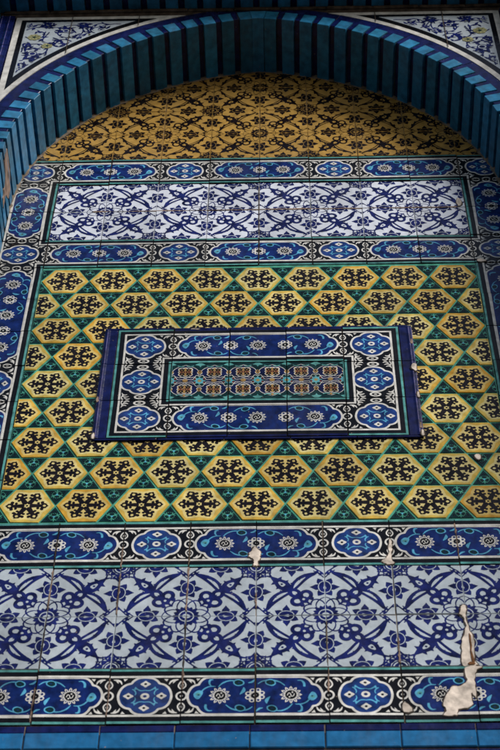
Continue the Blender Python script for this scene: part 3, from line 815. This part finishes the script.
# ------------------------------------------------------------------ rectangular outer frame with its striped soffit
frame = thing('outer_frame', 'rectangular outer frame with a teal striped brick soffit above the arch', 'frame', 0, -11, WF1)
V0, W2, UJ = 8.66, 2.25, 5.62
g = Geo(); g.prism([(-5.7, FT+.004), (5.6, FT+.004), (5.6, V0+.02), (-5.7, V0+.02)], -.2, 0, 'dark_mortar'); put('fillet', g.mesh('fillet'), frame, 0, 0, WF1-.035)
g = Geo(); g.slab(-.5, -.055, .5, .055, -.1, 0, 'dark_mortar', .02)
fm = g.mesh('fillet_brick')
for k in range(-5, 6): put('fillet_brick', fm, frame, k*1.01-.05, V0-.065, WF1+.015, jit=1.2)
def vblock(n, mat, wd, dep, ln):
    g = Geo(); g.prism([(-wd/2, 0), (wd/2, 0), (wd/2, dep), (-wd/2, dep)], -ln, 0, mat, .012, bottom=True); return g.mesh(n)
LB, DB = vblock('light_brick', 'brick_blue', .27, .36, W2-WF1+.1), vblock('dark_brick', 'brick_navy', .112, .30, W2-WF1+.1)
n = int(UJ*2/.41)
for k in range(28):
    u = -5.60+k*.41
    put('light_brick', LB, frame, u, V0, W2, jit=.6); put('dark_brick', DB, frame, u+.205, V0+.05, W2-.015, jit=.4)
for side in (-1, 1):
    for k in range(30):
        v = V0-.12-k*.41
        put('light_brick', LB, frame, side*UJ-.05, v-.14, W2, phi=-side*PI/2, jit=.6); put('dark_brick', DB, frame, side*(UJ+.05)-.05, v-.345, W2-.015, phi=-side*PI/2, jit=.4)
g = Geo()
for side in (-1, 1):
    x0, x1 = sorted((side*UJ*1.0+side*.06-.05, side*6.0-.05)); g.prism([(x0, -8), (x1, -8), (x1, V0+.3), (x0, V0+.3)], -1.1, -.05, 'dark_mortar')
g.prism([(-5.9, V0+.06), (5.9, V0+.06), (5.9, V0+.36), (-5.9, V0+.36)], -1.1, -.05, 'dark_mortar', bottom=True)
put('mortar_core', g.mesh('mortar_core'), frame, 0, 0, W2)
for side in (-1, 1):
    for k in range(12):
        L_ = 1.40
        v = V0-.30-L_*(k+.5)
        for j in range(2):
            ww = .165
            me = moulding(L_-.012, True, ww)
            put('moulding', me, frame, side*(UJ-.02-j*.170)-.05, v, WF1+.03, phi=0 if side < 0 else PI, jit=.4)

# ------------------------------------------------------------------ turquoise ledge under the panels
lg = thing('ledge', 'plain turquoise blue glazed ledge with a navy upper strip along the bottom', 'ledge', 0, -10.96)
g = Geo(); g.slab(-.493, -.062, .493, .062, -.06, 0, 'brick_navy', .012); m1 = g.mesh('navy_strip')
g = Geo(); g.slab(-.493, -.140, .493, .140, -.06, 0, 'ledge_blue', .014); m2 = g.mesh('turquoise_strip')
for k in range(-5, 5):
    u = k+.5-.07
    put('navy_strip', m1, lg, u, -10.63, .0, jit=.7); put('turquoise_strip', m2, lg, u, -10.84, .02, jit=.7)
    put('navy_strip', m1, lg, u, -11.055, -.01, jit=.7)
backing(lg, -5, 5, -11.2, -10.56)

# ------------------------------------------------------------------ plaster repairs and lost glaze
def patch(name, pts, parent, w=.004, th=.012, mat='plaster', seed=1, label=None):
    r = random.Random(seed)
    big = len(pts) > 6
    P = cr(pts, (5 if name == 'plaster_patch' else 2) if big else 2, True)
    jj = .0075
    if area(P) < 0: P = P[::-1]
    E_ = []
    for i in range(len(P)):
        dx, dy = P[(i+1) % len(P)][0]-P[i-1][0], P[(i+1) % len(P)][1]-P[i-1][1]; l = math.hypot(dx, dy) or 1
        k_ = r.uniform(-1, 1)*(jj if not big else jj*(2.2 if i % 3 == 0 else 1)); E_.append((P[i][0]-dy/l*k_, P[i][1]+dx/l*k_))
    P = E_
    n = len(P)
    nrm = []
    for i in range(n):
        dx, dy = P[(i+1) % n][0]-P[i-1][0], P[(i+1) % n][1]-P[i-1][1]; l = math.hypot(dx, dy) or 1
        nrm.append((-dy/l, dx/l))
    d = .004
    Q = [(P[i][0]+nrm[i][0]*d, P[i][1]+nrm[i][1]*d) for i in range(n)]
    g = Geo(); cx = sum(p[0] for p in P)/n; cy = sum(p[1] for p in P)/n
    O = [(P[i][0]-nrm[i][0]*r.uniform(.003, .026)-cx, P[i][1]-nrm[i][1]*r.uniform(.003, .026)-cy) for i in range(n)]
    P = [(x-cx, y-cy) for x, y in P]; Q = [(x-cx, y-cy) for x, y in Q]
    for i in range(n):
        j = (i+1) % n
        if mat == 'plaster': g.face([(*O[i], .0035), (*O[j], .0035), (*P[j], .0045), (*P[i], .0045)], 'dark_mortar')
        g.face([(*P[i], -.03), (*P[j], -.03), (*P[j], th*.45), (*P[i], th*.45)], mat)
        g.face([(*P[i], th*.45), (*P[j], th*.45), (*Q[j], th), (*Q[i], th)], mat)
    g.face([(*q, th) for q in Q], mat)
    return put(name, g.mesh(name), parent, cx, cy, w, label=label)
patch('plaster_patch', [(2.97, -8.382), (3.007, -8.478), (2.984, -8.604), (3.005, -8.855), (3.06, -9.102), (3.03, -9.434), (3.07, -9.53), (3.03, -9.56), (2.86, -9.56), (2.867, -9.312), (2.896, -9.07), (2.96, -8.855), (2.947, -8.635), (2.907, -8.572), (2.93, -8.445)], wl, seed=1, label='long pale plaster repair over a crack')
patch('plaster_patch', [(2.87, -9.60), (3.12, -9.58), (3.027, -9.671), (2.991, -9.933), (2.991, -10.148), (2.953, -10.105), (2.923, -10.076), (2.913, -10.288), (2.736, -10.357), (2.695, -10.454), (2.525, -10.444), (2.565, -10.355), (2.54, -10.214), (2.652, -9.958), (2.785, -9.931), (2.893, -9.816)], rowD, seed=2, label='big pale plaster patch')
patch('plaster_patch', [(-.021, -7.135), (.024, -7.19), (.066, -7.266), (.054, -7.374), (.025, -7.50), (.06, -7.54), (.0, -7.55), (-.048, -7.53), (-.034, -7.436), (-.109, -7.35), (-.08, -7.243)], rowC, seed=3)
patch('plaster_patch', [(2.0, -7.0), (2.03, -7.1), (2.02, -7.25), (1.998, -7.42), (2.041, -7.53), (1.93, -7.545), (1.85, -7.49), (1.935, -7.389), (1.97, -7.2)], rowC, seed=4)
patch('plaster_patch', [(2.013, -10.21), (2.067, -10.255), (2.116, -10.378), (1.991, -10.395), (1.975, -10.276)], rowD, seed=5)
patch('plaster_patch', [(3.45, -5.07), (3.53, -5.05), (3.55, -5.13), (3.505, -5.19), (3.455, -5.14)], hf, seed=6, th=.012)
patch('plaster_patch', [(3.87, 2.70), (3.93, 2.62), (3.925, 2.45), (3.87, 2.41), (3.84, 2.53)], wu, seed=7, th=.012)
patch('plaster_patch', [(4.04, .52), (4.12, .545), (4.21, .50), (4.16, .455), (4.06, .455)], rowB, seed=8, th=.014)
patch('plaster_patch', [(2.63, -2.70), (2.69, -2.72), (2.69, -2.90), (2.635, -2.88), (2.60, -2.80)], cp, w=CPW+.012, seed=9, th=.014)
patch('rust_stain', [(2.97, -9.50), (3.03, -9.53), (3.02, -9.555), (2.95, -9.555), (2.93, -9.53)], wl, w=.018, seed=10, th=.012, mat='rust')
patch('crack', [(3.0, -8.95), (3.012, -9.1), (3.012, -9.3), (3.03, -9.5), (2.99, -9.5), (2.985, -9.3), (2.99, -9.1)], wl, w=.020, seed=11, th=.008, mat='rust')
for k_, q in enumerate(((2.655, -2.05), (2.67, -3.55), (2.65, -4.35), (2.67, -4.55), (-2.665, -3.58), (-2.66, -4.54), (2.2, -1.59), (-1.1, -1.60), (.9, -4.565))):
    e = random.Random(k_+40); a_, b_ = (.022, .075) if abs(q[0]) > 2.5 else (.08, .014)
    patch('chip', [(q[0]+a_*x, q[1]+b_*y) for x, y in ((-1, -.4), (-.1, -1), (1, -.6), (.7, .8), (-.4, 1))], cp, w=CPW+.014 if abs(q[0]) > 2.5 else CPW+.002, th=.004, seed=k_+60, mat='plaster' if k_ % 2 else 'pink_mortar')
rj = random.Random(3)
def joint(par, u, v0, v1, wd, mat='pink_mortar', seed=0, w=.0):
    n = 7; L_ = [(u-.45*wd*rj.uniform(.2, 1.3), v0+(v1-v0)*i/n) for i in range(n+1)]; R_ = [(u+.45*wd*rj.uniform(.2, 1.3), v0+(v1-v0)*i/n) for i in range(n+1)]
    patch('mortar_joint', L_+R_[::-1], par, seed=seed+50, th=.010, mat=mat, w=w)
joint(wl, -3, -8.40, -7.60, .018, seed=1); joint(wl, -1, -8.45, -7.58, .020, seed=2); joint(wl, -2, -8.5, -7.7, .016, seed=3); joint(wl, 2, -9.5, -9.0, .020, seed=4); joint(wl, 0, -8.4, -8.1, .025, seed=5)
joint(wl, 0, -9.55, -9.3, .018, 'mortar', seed=6); joint(rowC, -3, -7.5, -6.7, .010, 'dark_mortar', seed=7); joint(rowC, -2, -7.54, -7.1, .022, seed=8); joint(rowC, -1, -7.5, -7.0, .012, 'mortar', seed=9)
joint(rowD, -3.02, -10.5, -9.9, .022, seed=10); joint(rowD, -2, -10.4, -9.75, .018, seed=11); joint(rowD, -1, -9.95, -9.6, .022, seed=12); joint(rowD, 1, -10.0, -9.6, .026, seed=13); joint(rowC, 3, -7.4, -6.65, .018, seed=14)
joint(wl, 1, -9.5, -8.7, .010, 'mortar', seed=15); joint(wl, -3, -9.5, -8.7, .008, 'dark_mortar', seed=16); joint(wl, -1, -9.5, -8.7, .008, 'dark_mortar', seed=17)
joint(rowB, 0, .5, 1.2, .010, 'dark_mortar', seed=18); joint(wu, 0, 1.5, 3.2, .008, 'mortar', seed=19)

hj = [(-3.2+.35*i, 2.385+rj.uniform(.006, .022)) for i in range(21)]; hk = [(-3.2+.35*i, 2.385-rj.uniform(.006, .022)) for i in range(21)]
patch('mortar_joint', hj+hk[::-1], wu, seed=90, th=.008, mat='pink_mortar', w=0)
# ------------------------------------------------------------------ the building behind, and the ground
bw = thing('stone_wall', 'stone wall of the building that carries the tiled niche', 'wall', 0, -32, 0)
def wall_part(n, x0, y0, x1, y1, w0, w1):
    g = Geo(); g.prism([(x0, y0), (x1, y0), (x1, y1), (x0, y1)], w0-w1, 0, 'stone', .02, bottom=True); put(n, g.mesh(n), bw, 0, 0, w1)
wall_part('pier', -14, -32, -6.06, 16, -2, W2-.02); wall_part('pier', 5.98, -32, 14, 16, -2, W2-.02)
wall_part('parapet', -6.05, 9.05, 5.97, 16, -2, W2-.02); wall_part('plinth', -6.05, -32, 5.97, -11.25, -2, -.03)
wall_part('core', -6.05, -11.24, 5.97, 9.04, -2, -.1)
g = Geo(); g.face([(-400, -400, 0), (400, -400, 0), (400, 400, 0), (-400, 400, 0)], 'paving')
gr = bpy.data.objects.new('ground', g.mesh('ground')); COL.objects.link(gr); gr['kind'] = 'structure'

# ------------------------------------------------------------------ camera
cx, D, h, pi_, ya, ro, f = 0.4334003397712427, 17.381606830427216, -25.643798587947355, 0.9179862875835173, -0.0325092721586089, -0.013968830697818136, 1690.184296035959
Y1 = Matrix(((math.cos(ya), 0, -math.sin(ya)), (0, 1, 0), (math.sin(ya), 0, math.cos(ya))))
P1 = Matrix(((1, 0, 0), (0, math.cos(pi_), -math.sin(pi_)), (0, math.sin(pi_), math.cos(pi_))))
R1 = Matrix(((math.cos(ro), -math.sin(ro), 0), (math.sin(ro), math.cos(ro), 0), (0, 0, 1)))
M = R1 @ P1 @ Y1            # rows: right, up, forward in (X, height, into the wall)
W_ = lambda r: Vector((M[r][0], M[r][2], M[r][1]))
rt, up, fw = W_(0), W_(1), W_(2)
cam = bpy.data.cameras.new('camera'); co = bpy.data.objects.new('camera', cam); COL.objects.link(co); S.camera = co
m4 = Matrix.Identity(4)
for i in range(3): m4[i][0], m4[i][1], m4[i][2] = rt[i], up[i], -fw[i]
m4.translation = Vector((cx*T, -D*T, h*T+Z0)); co.matrix_world = m4
cam.sensor_fit = 'VERTICAL'; cam.sensor_height = 24; cam.sensor_width = 16; cam.lens = f/750*24
cam.clip_start = .1; cam.clip_end = 2000
cam.dof.use_dof = True; cam.dof.focus_distance = 7.5; cam.dof.aperture_fstop = 3.6

# ------------------------------------------------------------------ light
EL, AZ = math.radians(34), math.radians(40)        # high in front of the wall, a little to the right
sun = bpy.data.lights.new('sun', 'SUN'); so = bpy.data.objects.new('sun', sun); COL.objects.link(so)
sd = Vector((math.sin(AZ)*math.cos(EL), -math.cos(AZ)*math.cos(EL), math.sin(EL)))
so.rotation_euler = sd.to_track_quat('Z', 'Y').to_euler(); so.location = (6, -10, 14)
sun.energy = 2.5; sun.angle = math.radians(26); sun.color = (1, .97, .93)
wd = bpy.data.worlds.new('World'); S.world = wd; wd.use_nodes = True
nt = wd.node_tree; sk = nt.nodes.new('ShaderNodeTexSky'); sk.sky_type = 'NISHITA'; sk.sun_disc = False
sk.sun_elevation = EL; sk.sun_rotation = math.atan2(sd.x, sd.y)
nt.links.new(sk.outputs[0], nt.nodes['Background'].inputs[0]); nt.nodes['Background'].inputs[1].default_value = .062
S.view_settings.view_transform = 'Standard'; S.view_settings.look = 'None'; S.view_settings.exposure = 0.5; S.view_settings.gamma = 1
S.view_settings.use_curve_mapping = False
S.render.engine = 'CYCLES'
